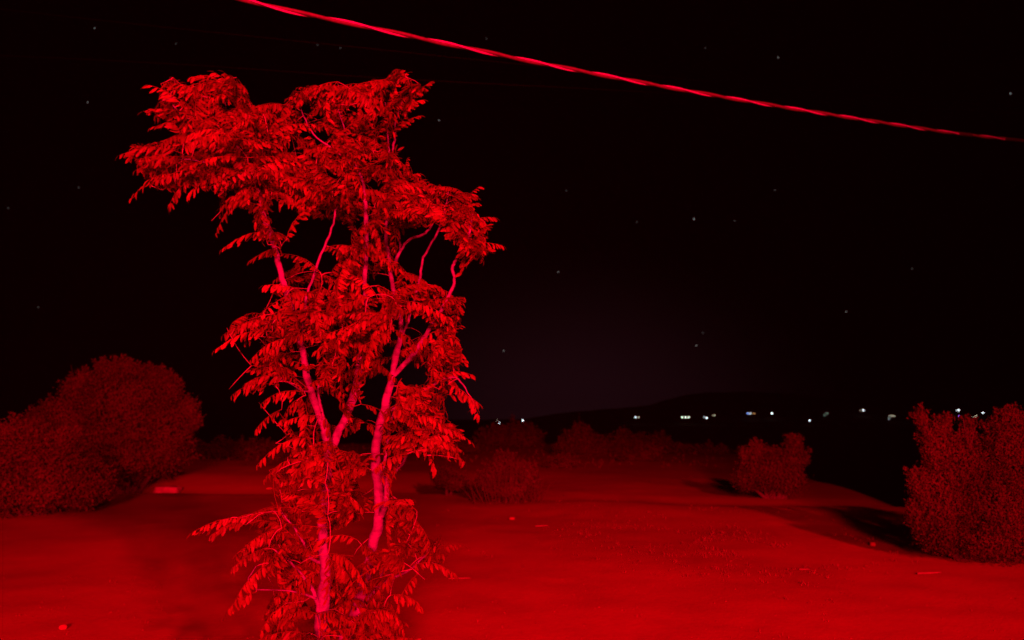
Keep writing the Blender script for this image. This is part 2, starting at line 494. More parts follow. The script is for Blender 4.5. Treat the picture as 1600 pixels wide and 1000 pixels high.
def leaf_mesh(seed, L, droop, fold, curl):
    """pinnate leaf growing along +X from the origin; Z is up; leaflets hang in pairs"""
    r = random.Random(seed)
    V, F = [], []
    n = max(4, round(L / r.uniform(0.020, 0.031)))
    side = r.uniform(-0.3, 0.3)

    def ax(t):
        return Vector((L * (t - 0.10 * droop * t * t), L * side * t * t, -L * droop * 0.42 * t * t + L * 0.05 * math.sin(t * 3)))
    tube([ax(t / 5) for t in range(6)], [0.0022 * (1 - 0.11 * t) for t in range(6)], 4, V=V, F=F, cap=False)
    spots = [(0.14 + 0.80 * k / (n - 1) + r.uniform(-.035, .035), s) for k in range(n) for s in (-1, 1)] + [(1.0, 0)]
    for t, s in spots:
        p = ax(t); d = (ax(min(t + 0.03, 1.03)) - ax(t - 0.03)).normalized()
        lat = d.cross(Vector((0, 0, 1))).normalized() * -1
        f = fold * r.uniform(0.6, 1.3)
        ll = 0.050 * (1 - 0.45 * abs(t - 0.45)) * r.uniform(0.6, 1.25)
        if s == 0:
            od = (d + Vector((0, 0, -0.3))).normalized()
            nrm = Vector((0, 0, 1))
        else:
            od = (lat * s * math.cos(f) + Vector((0, 0, -1)) * math.sin(f) + d * r.uniform(0.1, 0.7) + Vector((r.gauss(0, .2), r.gauss(0, .2), r.gauss(0, .15)))).normalized()
            nrm = (lat * s * math.sin(f) + Vector((0, 0, 1)) * math.cos(f))
        wv = od.cross(nrm).normalized()
        nn = wv.cross(od).normalized()
        w = ll * r.uniform(0.14, 0.21)
        cu = curl * ll * r.uniform(0.5, 1.8)
        b = len(V)
        q = lambda u, v, h: p + od * (u * ll) + wv * (v * w) + nn * (h * w * 0.3 - cu * u * u)
        V.extend([q(0.03, 0, 0), q(0.28, 0.85, 1), q(0.28, 0, 0), q(0.28, -0.85, 1),
                  q(0.62, 1.0, 1), q(0.64, 0, 0), q(0.62, -1.0, 1), q(0.88, 0.6, 0.6), q(0.88, 0, 0), q(0.88, -0.6, 0.6), q(1.0, 0, 0)])
        F.extend([(b, b + 2, b + 1), (b, b + 3, b + 2), (b + 1, b + 2, b + 5, b + 4), (b + 2, b + 3, b + 6, b + 5),
                  (b + 4, b + 5, b + 8, b + 7), (b + 5, b + 6, b + 9, b + 8), (b + 7, b + 8, b + 10), (b + 8, b + 9, b + 10)])
    return V, F, L, (lambda t: ax(t))


protos = []
for i in range(21):
    L = [0.16, 0.19, 0.22, 0.25, 0.28, 0.31, 0.2][i % 7]
    protos.append(leaf_mesh(100 + i, L, rnd.uniform(0.3, 1.3), rnd.uniform(0.6, 1.45), rnd.uniform(0.15, 0.6)))
proto_meshes = [mesh_of("leaf", p[0], p[1], True) for p in protos]
for m in proto_meshes: m.materials.append(M_leaf)


def leaf_matrix(p, d, roll):
    d = d.normalized()
    up = Vector((0, 0, 1))
    y = up.cross(d)
    if y.length < 0.05: y = Vector((0, 1, 0))
    y.normalize(); z = d.cross(y)
    m = Matrix((d, y, z)).transposed().to_4x4()
    m = m @ Matrix.Rotation(roll, 4, 'X')
    return Matrix.Translation(p) @ m


SHOW = [[(503, 1010), (503, 950), (509, 900), (505, 860), (504, 830), (508, 790)], [(508, 675), (500, 650), (487, 615), (478, 580), (474, 555)],
        [(526, 682), (541, 650), (555, 610), (562, 570), (563, 545)], [(574, 890), (583, 850), (592, 810), (592, 770), (588, 730), (588, 690), (598, 650), (607, 612), (613, 585), (620, 550), (626, 520)],
        [(614, 588), (640, 561), (660, 532), (680, 500)], [(571, 440), (572, 380), (571, 320), (568, 288)], [(438, 425), (424, 370), (411, 335), (408, 318)],
        [(608, 440), (606, 400), (603, 365)], [(626, 392), (640, 374), (668, 362)], [(658, 430), (662, 402), (682, 366)], [(708, 445), (708, 415), (718, 395)], [(485, 440), (505, 390), (519, 356)],
        [(606, 765), (606, 745), (631, 720)], [(578, 932), (615, 903), (640, 890)]]
SHOWP = [(a0 + (a1 - a0) * k / 6, b0 + (b1 - b0) * k / 6) for st in SHOW for (a0, b0), (a1, b1) in zip(st, st[1:]) for k in range(7)]


def hides_stem(p, reach=15):
    x, y = to_px(p)
    return p.y < 4.5 and any((x - a) ** 2 + (y - b) ** 2 < reach * reach for a, b in SHOWP)


leaves = []      # (matrix, proto)
twV, twF = [], []
twig_nodes = [p for p, w in nodes if w < 0.03]
main_nodes = [p for p, w in nodes]


def twig(a, b, r0=0.003):
    mid = (a + b) / 2 + Vector((rnd.uniform(-1, 1), rnd.uniform(-1, 1), rnd.uniform(0, 1.2))) * (b - a).length * 0.10
    P = [a, a * .25 + mid * .5 + b * .25, b]
    P = [a, (a + mid) / 2 + (mid - (a + b) / 2) * .35, mid, (mid + b) / 2 + (mid - (a + b) / 2) * .35, b]
    tube([p - T0 for p in P], [r0, r0 * .85, r0 * .75, r0 * .65, r0 * .5], 5, V=twV, F=twF)
    for p in P[1:]: twig_nodes.append(p)


# leaves that make the outline, read off the photo one by one: base, tip (photo px), depth
EDGE = [(285, 168, 242, 128, 4.0), (315, 150, 262, 122, 3.95), (375, 150, 335, 112, 4.0), (395, 165, 350, 112, 3.9), (300, 185, 222, 168, 3.9), (335, 195, 248, 200, 3.95),
        (330, 215, 256, 222, 4.0), (285, 240, 190, 243, 3.9), (300, 245, 205, 262, 3.85), (300, 265, 200, 300, 3.85), (320, 275, 255, 318, 3.9), (350, 275, 290, 304, 3.9),
        (400, 300, 324, 356, 3.95), (430, 365, 352, 388, 4.0), (440, 385, 396, 408, 4.0), (520, 160, 448, 155, 4.1), (545, 165, 470, 140, 4.1), (590, 160, 515, 128, 4.2), (600, 170, 552, 130, 4.25),
        (615, 165, 582, 114, 4.3), (608, 160, 622, 102, 4.4), (628, 180, 668, 126, 4.45), (625, 175, 660, 152, 4.45), (620, 200, 645, 186, 4.4), (610, 215, 628, 192, 4.35), (630, 285, 638, 244, 4.4),
        (690, 325, 690, 282, 4.4), (720, 340, 734, 290, 4.3), (725, 350, 770, 340, 4.3), (735, 380, 782, 388, 4.2), (725, 370, 755, 400, 4.2), (715, 370, 734, 424, 4.2), (705, 350, 745, 305, 4.35),
        (565, 395, 514, 382, 4.3), (500, 425, 440, 388, 4.0), (460, 450, 410, 446, 4.0), (430, 500, 346, 522, 3.95), (435, 515, 342, 548, 3.95), (425, 505, 375, 528, 3.9), (470, 530, 383, 562, 4.0),
        (455, 595, 352, 618, 3.95), (440, 590, 375, 600, 3.9), (475, 612, 395, 631, 4.0), (478, 618, 432, 652, 4.0), (440, 640, 405, 668, 4.05), (500, 650, 451, 659, 4.1), (490, 685, 404, 718, 4.0), (500, 715, 404, 744, 4.0),
        (395, 812, 302, 830, 3.85), (385, 820, 345, 830, 3.85), (440, 825, 358, 875, 3.9), (420, 855, 372, 884, 3.85), (420, 880, 358, 945, 3.85), (400, 925, 355, 952, 3.85),
        (700, 600, 757, 650, 4.1), (690, 590, 735, 578, 4.15), (660, 670, 735, 686, 4.1), (650, 690, 730, 720, 4.05), (640, 690, 690, 735, 4.1), (690, 480, 728, 465, 4.2), (700, 520, 724, 550, 4.2),
        (640, 885, 712, 892, 4.1), (660, 870, 723, 844, 4.1), (610, 800, 662, 828, 4.15), (600, 790, 640, 780, 4.2), (610, 930, 662, 946, 4.15), (600, 950, 640, 985, 4.15), (430, 740, 418, 792, 4.0), (640, 460, 688, 444, 4.4),
        (345, 130, 320, 124, 4.0), (470, 880, 425, 936, 4.0)]
AXIS = [(540, 1050), (540, 900), (550, 750), (560, 600), (560, 480), (530, 330), (480, 200)]
for bx, by, tx, ty, Y in EDGE:
    a = at(bx, by, Y); b = at(tx, ty, Y - rnd.uniform(-0.12, 0.12))
    D = (b - a).length
    L = min(protos, key=lambda q: abs(q[2] - D) + rnd.uniform(0, .03))[2]
    cand = [i for i in range(len(protos)) if protos[i][2] == L]
    k = rnd.choice(cand)
    if D > L * 1.1:       # longer than one leaf: a twig carries it
        a2 = b - (b - a).normalized() * L
    else:
        a2 = a
    tip = protos[k][3](1.0)
    # the leaf droops, so it starts out a little above the line to its tip
    q = leaf_matrix(a2, (b - a2) + Vector((0, 0, -tip.z * 0.9)), rnd.uniform(-.3, .3))
    leaves.append((q, k))
    near = min(twig_nodes, key=lambda p: (p - a2).length)
    twig(near, a2)

# the rest of the crown: twig tips spread through its depth, each carrying a spray of leaves
clusters = []
tries = 0
while len(clusters) < 300 and tries < 9000:
    tries += 1
    x = rnd.uniform(200, 775); y = rnd.uniform(105, 1070)
    if not foliage_at(x, y): continue
    if y > 730 and rnd.random() < 0.45: continue
    if any((x - c[0]) ** 2 + (y - c[1]) ** 2 < (19 if y < 700 else 23) ** 2 for c in clusters): continue
    clusters.append((x, y))
cl3 = []
for x, y in clusters:
    cx = 560 if y > 400 else 540 - (400 - y) * 0.25
    w = 180 if y > 400 else 270
    half = 0.5 * math.sqrt(max(0.12, 1 - ((x - cx) / w) ** 2))
    Yc = 4.28 if x > 450 or y > 420 else 4.08
    cl3.append(at(x, y, Yc + rnd.uniform(-half, half)))
for x, y in [(458, 490), (448, 462), (465, 525), (512, 720), (508, 755), (572, 500), (575, 465), (618, 470), (616, 498), (400, 280), (385, 240), (400, 262), (604, 300),
             (568, 240), (604, 640), (512, 805), (560, 960), (545, 1000), (588, 905), (600, 335), (555, 300), (430, 300), (480, 990), (620, 620)]:
    cl3.append(at(x, y, 3.95))
cl3.sort(key=lambda p: min((p - q).length for q in main_nodes))
total = 0
for p in cl3:
    near = min(twig_nodes, key=lambda q: (p - q).length + 0.35 * max(0, q.z - p.z))
    twig(near, p, 0.0028)
    out_d = (p - near); out_d.z *= 0.3
    got = 0; t = 0
    want = rnd.choice((5, 6, 7, 7)) if p.z > 2.5 else rnd.choice((4, 4, 5, 6))
    while got < want and t < 60:
        t += 1
        k = rnd.randrange(len(protos))
        d = out_d.normalized() * 0.8 + Vector((rnd.gauss(0, 0.85), rnd.gauss(0, 0.75), rnd.uniform(-0.75, 0.65)))
        # leaves on the left side of the crown sweep to the left, as in a light wind
        if p.x < -1.1: d.x -= 0.3
        start = p if got else p
        start = near.lerp(p, rnd.uniform(0.45, 1.0)) if rnd.random() < .5 else p
        q = leaf_matrix(start, d, rnd.gauss(0, .7))
        ok = True
        for s in (0.55, 0.85, 1.0):
            w3 = q @ protos[k][3](s)
            for ox, oz in ((0, 0), (0, -0.04)):
                if not foliage_at(*to_px(w3 + Vector((ox, 0, oz)))): ok = False; break
            for ox, oz in ((0.035, -0.02), (-0.035, -0.02), (0, -0.06), (0, 0.03)):
                hx, hy = to_px(w3 + Vector((ox, 0, oz)))
                if any(inside(h, hx, hy) for h in HOLES): ok = False; break
            if not ok: break
        if not ok or (q @ protos[k][3](1.0)).z < 0.05: continue
        if start.y < 4.40 and rnd.random() < 0.84 and any(hides_stem(q @ protos[k][3](s) + Vector((0, 0, -0.02)), 18) for s in (0.2, 0.5, 0.8, 1.0)): continue
        leaves.append((q, k)); got += 1

# nearest, largest-looking leaves are parts; the rest are joined
leaves_sorted = sorted(leaves[len(EDGE):], key=lambda l: l[0].translation.y)
single = leaves[:len(EDGE)] + leaves_sorted[:295 - len(EDGE)]
rest = leaves_sorted[295 - len(EDGE):]
for q, k in single:
    o = link("leaf", proto_meshes[k], None, tree)
    o.matrix_local = Matrix.Translation(-T0) @ q
V, F = [], []
for q, k in rest:
    b = len(V); q2 = Matrix.Translation(-T0) @ q
    V.extend([q2 @ v for v in protos[k][0]])
    F.extend([tuple(i + b for i in f) for f in protos[k][1]])
link("leaves", mesh_of("leaves", V, F, True), M_leafall, tree, kind="stuff")
link("twigs", mesh_of("twigs", twV, twF, True), M_twig, tree, kind="stuff")
print("leaves", len(leaves), "clusters", len(clusters))

# ------------------------------------------------------------------ bushes


def bush(name, label, cat, Y, lumps, leaf=0.05, dens=1.0, seed=1, depth=1.0, m=None, spike=0.0, group=None, upright=0.2, core=0.25):
    """lumps: ellipses (px, py, rx, ry) in photo px, each a rounded clump of foliage with real depth"""
    r = random.Random(seed)
    cx = sum(l[0] for l in lumps) / len(lumps)
    c0 = at(cx, 700, Y); gz = ground_z(c0.x, Y)
    root = thing(name, (c0.x, Y, gz), label, cat, group)
    O = root.location.copy()
    V, F = [], []
    sV, sF = [], []
    for (lx, ly, rx, ry) in lumps:
        Yl = Y + r.uniform(-0.25, 0.25) * rx * Y / FPX * depth
        c = at(lx, ly + 2, Yl); ax = rx * Yl / FPX * 0.93; az = ry * Yl / FPX * 0.92; ay = ax * depth
        n = int(dens * 60 * (ax * az + 0.5 * ax * ay + 0.5 * ay * az) / (leaf * leaf) * 0.75) + 260
        # limb from the ground to the clump
        g = Vector((O.x + (c.x - O.x) * 0.25, O.y + (c.y - O.y) * 0.25, gz - 0.05))
        md = g.lerp(c, 0.55) + Vector((r.uniform(-.1, .1), r.uniform(-.1, .1), 0))
        P, W = spline([(g, 0.05), (md, 0.03), (c, 0.014)], 4)
        tube([p - O for p in P], W, 6, V=sV, F=sF)
        for _ in range(6):
            e = c + Vector((r.gauss(0, .5) * ax, r.gauss(0, .5) * ay, abs(r.gauss(0, .6)) * az))
            tube([md - O, (md.lerp(e, .5) + Vector((0, 0, .05)) - O), e - O], [0.014, 0.009, 0.003], 4, V=sV, F=sF)
        for _ in range(int(6 + 7 * min(2, ax * 2))):
            d = Vector((r.gauss(0, 1), r.gauss(0, 1), abs(r.gauss(0, 1)) * 0.9 + upright * 0.4)).normalized()
            b0 = c + Vector((d.x * ax, d.y * ay, d.z * az)) * 0.74
            g2 = (d + Vector((0, 0, 0.5))).normalized(); Ls = r.uniform(0.10, 0.34) * (ax + az) * 0.5 + leaf * 2
            for j in range(int(Ls / leaf * 9) + 6):
                t = r.random()
                q = b0 + g2 * (Ls * t) + Vector((r.gauss(0, 1), r.gauss(0, 1), r.gauss(0, 1))) * leaf * 0.8 * (1.15 - t)
                if q.z < ground_z(q.x, q.y) + .02: continue
                od = (g2 * .6 + Vector((r.gauss(0, .6), r.gauss(0, .6), r.gauss(0, .6)))).normalized()
                wv = od.cross(Vector((r.gauss(0, 1), r.gauss(0, 1), r.gauss(0, 1)))).normalized()
                s = leaf * .78 * r.uniform(.6, 1.3); q = q - O; b = len(V)
                V.extend([q, q + od * s * .5 + wv * s * .28, q + od * s, q + od * s * .5 - wv * s * .28]); F.append((b, b + 1, b + 2, b + 3))
        for _ in range(n):
            d = Vector((r.gauss(0, 1), r.gauss(0, 1), r.gauss(0, 1))).normalized()
            rad = r.uniform(core, 1.0) ** 0.4
            lump = 1 + 0.30 * noise.noise(d * 2.6 + Vector((lx, ly, seed))) + 0.26 * noise.noise(d * 6.5 + Vector((ly, lx, seed)))
            if r.random() < spike: rad *= r.uniform(1.0, 1.25)
            p = c + Vector((d.x * ax, d.y * ay, d.z * az)) * (rad * lump)
            if p.z < ground_z(p.x, p.y) + 0.01: continue
            s = leaf * 0.78 * r.uniform(0.6, 1.4)
            od = (d * 0.7 + Vector((r.gauss(0, .6), r.gauss(0, .6), r.gauss(0, .6) + upright))).normalized()
            if r.random() < 0.65:      # most leaves face outwards, like shingles
                od = (od - d * od.dot(d) * 0.85).normalized()
                wv = d.cross(od) + Vector((r.gauss(0, .3), r.gauss(0, .3), r.gauss(0, .3)))
            else:
                wv = od.cross(Vector((r.gauss(0, 1), r.gauss(0, 1), r.gauss(0, 1))))
            if wv.length < 0.05: continue
            wv.normalize()
            q = p - O; b = len(V)
            V.extend([q, q + od * s * .5 + wv * s * .28, q + od * s, q + od * s * .5 - wv * s * .28])
            F.append((b, b + 1, b + 2, b + 3))
    link("foliage", mesh_of("foliage", V, F), m or M_bushleaf, root, kind="stuff")
    link("stem", mesh_of("stem", sV, sF, True), M_stem, root)
    return root


bush("bush", "large rounded bush at the left, tallest of the dark shrubs, domed crown", "bush", 16.9,
     [(200, 640, 78, 70), (262, 668, 46, 58), (160, 625, 42, 45), (235, 610, 40, 36), (120, 655, 50, 55), (180, 708, 95, 50), (250, 705, 50, 42), (175, 582, 20, 20), (215, 584, 22, 18), (262, 612, 20, 24), (128, 598, 16, 18), (292, 640, 16, 20), (88, 640, 26, 22), (160, 574, 12, 12), (198, 572, 13, 12), (240, 586, 16, 14), (268, 597, 11, 16), (112, 606, 14, 12), (302, 658, 12, 14), (130, 592, 9, 12), (60, 662, 30, 24)], leaf=0.07, dens=1.0, seed=3, depth=1.0)
bush("bush", "low spreading bush at the far left edge, in front of the big domed bush", "bush", 12.6,
     [(30, 715, 62, 55), (85, 735, 60, 55), (-50, 720, 70, 75), (130, 755, 45, 40), (60, 765, 80, 38), (15, 675, 22, 20), (50, 682, 20, 18), (100, 690, 22, 22)], leaf=0.06, dens=1.0, seed=5)
bush("bush", "ragged bush with upright tips at the right edge beside the dark slope", "bush", 8.6,
     [(1462, 700, 24, 50), (1468, 790, 42, 62), (1500, 730, 40, 60), (1572, 710, 46, 62), (1555, 800, 72, 70), (1640, 740, 60, 100), (1440, 655, 9, 20), (1476, 668, 12, 24), (1512, 670, 9, 24),
      (1578, 655, 22, 20), (1440, 760, 20, 24), (1610, 800, 60, 75), (1550, 845, 75, 34), (1470, 835, 42, 30), (1630, 850, 70, 40), (1428, 745, 10, 10), (1432, 805, 16, 30)], leaf=0.034, dens=0.9, seed=8, spike=0.06, upright=0.7, m=M_fineleaf)
bush("bush", "small bush with jagged top standing alone on the right of the yard", "bush", 15.0,
     [(1200, 735, 46, 34), (1240, 712, 17, 27), (1183, 712, 16, 18), (1222, 748, 38, 26), (1205, 710, 9, 12), (1165, 748, 20, 20), (1234, 694, 6, 12), (1246, 692, 5, 9), (1184, 698, 7, 8), (1164, 712, 8, 9), (1257, 715, 8, 12)], leaf=0.055, dens=1.0, seed=13, spike=0.08, upright=0.6, m=M_fineleaf)
brush = bush("bush", "spiky upright brush just right of the young tree", "bush", 14.6,
             [(788, 735, 24, 30), (825, 745, 18, 20), (762, 752, 22, 18), (795, 765, 46, 14)], leaf=0.05, dens=0.8, seed=17, spike=0.2, upright=1.6, m=M_fineleaf)
V, F = [], []
for i in range(80):
    x = max(742, min(852, rnd.gauss(793, 26))); p = at(x, 770, 14.6 + rnd.uniform(-.5, .5)); p.z = ground_z(p.x, p.y)
    h = (0.3 + 0.6 * math.exp(-((x - 788) / 34) ** 2)) * rnd.uniform(0.6, 1.15)
    tp = p + Vector((rnd.gauss(0, .12) + (x - 793) * .004, rnd.gauss(0, .07), h))
    tube([p - brush.location, p.lerp(tp, .5) + Vector((rnd.gauss(0, .02), 0, 0)) - brush.location, tp - brush.location], [.011, .01, .004], 4, V=V, F=F)
link("stalks", mesh_of("stalks", V, F), M_fineleaf, brush, kind="stuff")
dim = "dim shrubs beyond the yard"
bush("bush", "round dim bush far back, seen above the spiky brush's right side", "bush", 33, [(905, 694, 34, 28), (890, 705, 30, 20), (925, 708, 24, 20)], leaf=0.12, seed=21, group=dim)
bush("bush", "dim low bush left of the town lights, behind the spiky brush", "bush", 42, [(800, 684, 38, 26), (772, 692, 30, 22), (828, 688, 22, 20)], leaf=0.16, seed=22, group=dim)
bush("bush", "dim wide thicket right of the round dim bush", "bush", 36, [(985, 696, 40, 22), (1025, 700, 30, 20), (955, 702, 30, 18)], leaf=0.14, seed=23, group=dim)
bush("bush", "small clump on the far edge of the lit ground, below the wide thicket", "bush", 28, [(1010, 711, 24, 13), (985, 716, 20, 10)], leaf=0.09, seed=24, group=dim)
bush("bush", "tiny paired clumps right of the spiky brush at its foot", "bush", 24, [(885, 724, 16, 12), (864, 728, 14, 10)], leaf=0.08, seed=25, group=dim)
bush("bush", "dim low thicket behind the small jagged bush", "bush", 34, [(1100, 716, 46, 18), (1140, 722, 40, 20), (1062, 712, 22, 12)], leaf=0.13, seed=26, group=dim)
bush("bush", "dark thicket between the big domed bush and the young tree", "bush", 30, [(345, 712, 48, 26), (395, 712, 40, 28), (440, 716, 40, 22), (312, 722, 26, 18)], leaf=0.12, seed=27, group=dim)
bush("bush", "low hedge-like growth on the berm left of the young tree", "bush", 21.5, [(330, 741, 30, 9), (370, 740, 34, 11), (410, 738, 30, 12), (295, 745, 20, 8)], leaf=0.06, seed=28, group=dim)
bush("bush", "low dark shrub at the foot of the spiky brush on its left", "bush", 16, [(712, 752, 24, 14), (690, 745, 18, 14)], leaf=0.05, seed=29, group=dim)
bush("bush", "dark thicket seen through gaps right of the young tree's stems", "bush", 34, [(680, 706, 40, 22), (640, 708, 36, 20), (720, 708, 30, 20)], leaf=0.12, seed=30, group=dim)

# ------------------------------------------------------------------ cables
def catmull(pts, per):
    P, _ = spline([(p, 0) for p in pts], per)
    return P


anchor = [(-900, -420, 4.0), (-300, -215, 4.1), (0, -115, 4.4), (380, -1, 5.2), (540, 35, 5.6), (700, 69, 6.05), (840, 98, 6.5), (960, 121, 6.9), (1080, 143, 7.35), (1240, 170, 8.0), (1420, 198, 8.8), (1500, 209, 9.2), (1600, 220, 9.75),
          (1800, 240, 11), (2100, 262, 13.5)]
CP = catmull([at(*a_) for a_ in anchor], 60)
arc = [0.0]
for a_, b_ in zip(CP, CP[1:]): arc.append(arc[-1] + (b_ - a_).length)
cable = thing("twisted_cable", CP[0], "thick twisted overhead cable running down from top left to the right", "cable")
c0 = cable.location.copy()
M_alu = mat("bare_wire_strand", (0.26, 0.24, 0.42), rough=0.5, scale=30, spec=0.6)
M_ins = mat("dark_insulated_strand", (0.05, 0.045, 0.04), rough=0.6, scale=30)
M_ins2 = mat("faded_insulated_strand", (0.07, 0.06, 0.06), rough=0.6, scale=30)
for rr, off, ph, mm, nm in ((0.0086, 0.0115, 0.0, M_alu, "pale_strand"), (0.0150, 0.0070, 3.14, M_ins2, "dark_strand")):
    pts = []
    for i, p in enumerate(CP):
        d = (CP[min(i + 1, len(CP) - 1)] - CP[max(i - 1, 0)]).normalized()
        u = d.cross(Vector((0, 0, 1))).normalized(); w = d.cross(u)
        a_ = ph + 2 * math.pi * arc[i] / 0.85
        pts.append(p + (u * math.cos(a_) + w * math.sin(a_)) * off - c0)
    V, F = tube(pts, [rr] * len(pts), 8)
    link(nm, mesh_of(nm, V, F, True), mm, cable)
M_fade = mat("black_fade_tube", (0.012, 0.012, 0.012), rough=0.8, scale=20)
for x0, x1 in ((1497, 1519), (1568, 2300)):  # added dark tubes standing in for the lamplight fading out along the cable
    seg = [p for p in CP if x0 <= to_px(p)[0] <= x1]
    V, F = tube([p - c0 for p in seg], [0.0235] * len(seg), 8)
    link("fade_tube", mesh_of("fade_tube", V, F, True), M_fade, cable)
M_wire = mat("thin_dark_wire", (0.02, 0.02, 0.02), rough=0.6, scale=30)
for (pp, lab) in (([(-600, -60, 14), (0, 14, 15), (560, 74, 16), (900, 108, 17), (1500, 160, 20), (2200, 210, 25)], "faint thin wire passing between the treetop and the thick cable, upper one"),
                  ([(-600, 60, 15), (200, 96, 16.5), (600, 122, 17), (1000, 143, 18), (1500, 172, 20), (2200, 215, 25)], "faint thin wire passing just behind the treetop, lower one")):
    P = catmull([at(*a_) for a_ in pp], 20)
    V, F = tube([p - P[0] for p in P], [0.0025] * len(P), 5)
    w = link("overhead_wire", mesh_of("overhead_wire", V, F, True), M_wire)
    w.location = P[0]; w['label'] = lab; w['category'] = 'wire'; w['group'] = 'thin wires behind the tree'

# ------------------------------------------------------------------ stones, sticks, pebbles, dry grass


def stone_mesh(seed, sx, sy, sz, sub=2, box=0.6):
    bm = bmesh.new(); bmesh.ops.create_icosphere(bm, subdivisions=sub, radius=1)
    for v in bm.verts:
        p = v.co.copy()
        m = max(abs(p.x), abs(p.y), abs(p.z))
        q = p.lerp(p / m, box)
        q *= 1 + 0.16 * noise.noise(p * 1.7 + Vector((seed, 0, 0)))
        v.co = Vector((q.x * sx, q.y * sy, q.z * sz))
    me = bpy.data.meshes.new("stone"); bm.to_mesh(me); bm.free()
    me.polygons.foreach_set('use_smooth', [True] * len(me.polygons))
    return me


def stone(px, py, w, h, label, seed, m=M_stone, box=0.15):
    Y = 1.6 * FPX / (py - 652)
    for _ in range(4):
        p = at(px, py, Y); Y = (1.6 - ground_z(p.x, p.y)) * Y / (1.6 - p.z) if p.z < 1.5 else Y
    p = at(px, py, Y); sx = w * Y / FPX / 2; sz = h * Y / FPX / 2
    o = link("stone", stone_mesh(seed, sx, sx * .7, sz, 3, box), m)
    o.location = (p.x, p.y, ground_z(p.x, p.y) + sz * 0.7)
    o['label'] = label; o['category'] = 'stone'


stone(262, 766, 36, 12, "long pale block lying on the ground below the big domed bush", 1.0, m=mat("pale_block", (0.24, 0.21, 0.14), rough=0.9, scale=8, bump=0.004), box=0.85)
stone(1364, 853, 9, 7, "small pale round stone on the slope near the right-hand bush", 2.0, M_peb)
stone(98, 983, 13, 8, "half buried stone at the lower left corner of the yard", 3.0, M_peb, box=0.1)
stone(800, 812, 9, 5, "small pale pebble in the middle of the lit ground", 4.0, M_peb)
stone(132, 792, 7, 9, "small upright stone at the foot of the low bush on the far left", 5.0, M_peb)


def stick(px, py, L_px, ang, label, rad=0.008):
    Y = 1.6 * FPX / (py - 652); p = at(px, py, Y); L = L_px * Y / FPX
    r = random.Random(int(px)); a = Vector((-L / 2, 0, 0)); P = []
    for i in range(6):
        q = Vector((-L / 2 + L * i / 5, r.uniform(-.03, .03) * L, 0))
        q = Matrix.Rotation(ang, 3, 'Z') @ q
        P.append(Vector((q.x, q.y, ground_z(p.x + q.x, p.y + q.y) - ground_z(p.x, p.y) + rad)))
    V, F = tube(P, [rad, rad * 1.1, rad, rad * .9, rad * .8, rad * .4], 6)
    o = link("stick", mesh_of("stick", V, F, True), M_stick)
    o.location = (p.x, p.y, ground_z(p.x, p.y)); o['label'] = label; o['category'] = 'stick'


stick(1451, 888, 38, 0.08, "pale stick lying below the right-hand bush", 0.011)
stick(1257, 882, 18, 0.1, "short stick on the weedy patch right of centre", 0.007)
stick(718, 893, 34, -0.05, "thin twig on the ground right of the young tree", 0.006)
stick(846, 819, 20, 0.0, "short thin stick in the middle distance of the lit ground", 0.010)

V, F = [], []
def add_peb(x, y, s):
    b = len(V); z = ground_z(x, y)
    a0 = rnd.uniform(0, 6.28)
    ring = [Vector((x + math.cos(a0 + k * 1.257) * s * rnd.uniform(.7, 1.2), y + math.sin(a0 + k * 1.257) * s * rnd.uniform(.7, 1.2), z - s * .1)) for k in range(5)]
    V.extend(ring); V.append(Vector((x, y, z + s * rnd.uniform(.35, .8))))
    for k in range(5): F.append((b + k, b + (k + 1) % 5, b + 5))
for _ in range(5200):
    r = 3.5 * math.exp(rnd.random() * 1.9); a = R(rnd.uniform(-40, 40))
    x, y = r * math.sin(a), r * math.cos(a)
    add_peb(x, y, 0.004 + 0.009 * rnd.random() ** 3)
link("pebbles", mesh_of("pebbles", V, F, True), M_peb, kind="stuff")

V, F = [], []
def tuft(x, y, h, n):
    z = ground_z(x, y)
    for _ in range(n):
        a = rnd.uniform(0, 6.28); o = Vector((x + rnd.gauss(0, .02), y + rnd.gauss(0, .02), z - .005))
        t = o + Vector((math.cos(a) * h * rnd.uniform(.2, .9), math.sin(a) * h * rnd.uniform(.2, .9), h * rnd.uniform(.4, 1)))
        wv = Vector((-math.sin(a), math.cos(a), 0)) * 0.0022 * (1 + h * 6)
        m_ = o.lerp(t, .55) + Vector((0, 0, h * .15)); b = len(V)
        V.extend([o - wv, o + wv, m_ + wv * .8, m_ - wv * .8, t]); F.extend([(b, b + 1, b + 2, b + 3), (b + 3, b + 2, b + 4)])
for _ in range(1500):
    if rnd.random() < 0.55:
        px, py = rnd.gauss(1190, 95), rnd.gauss(852, 22)
    else:
        px, py = rnd.gauss(1020, 160), rnd.gauss(815, 22)
    if py < 780: continue
    Y = 1.6 * FPX / (py - 652); p = at(px, py, Y)
    if n2(p.x, p.y, 1.2, 4.4) < -0.02: continue
    tuft(p.x, p.y, rnd.uniform(.015, .055), rnd.randint(3, 8))
for _ in range(700):
    r = 4.5 * math.exp(rnd.random() * 1.7); a = R(rnd.uniform(-40, 38)); x, y = r * math.sin(a), r * math.cos(a)
    if n2(x, y, .6, 2.2) < .05: continue
    tuft(x, y, rnd.uniform(.01, .035), rnd.randint(2, 5))
for _ in range(700):     # rough growth along the far edge of the lit ground
    y = rnd.uniform(24, 46); x = y * rnd.uniform(-.45, .28)
    tuft(x, y, rnd.uniform(.06, .2), rnd.randint(5, 12))
link("dry_grass", mesh_of("dry_grass", V, F), M_grass, kind="stuff")

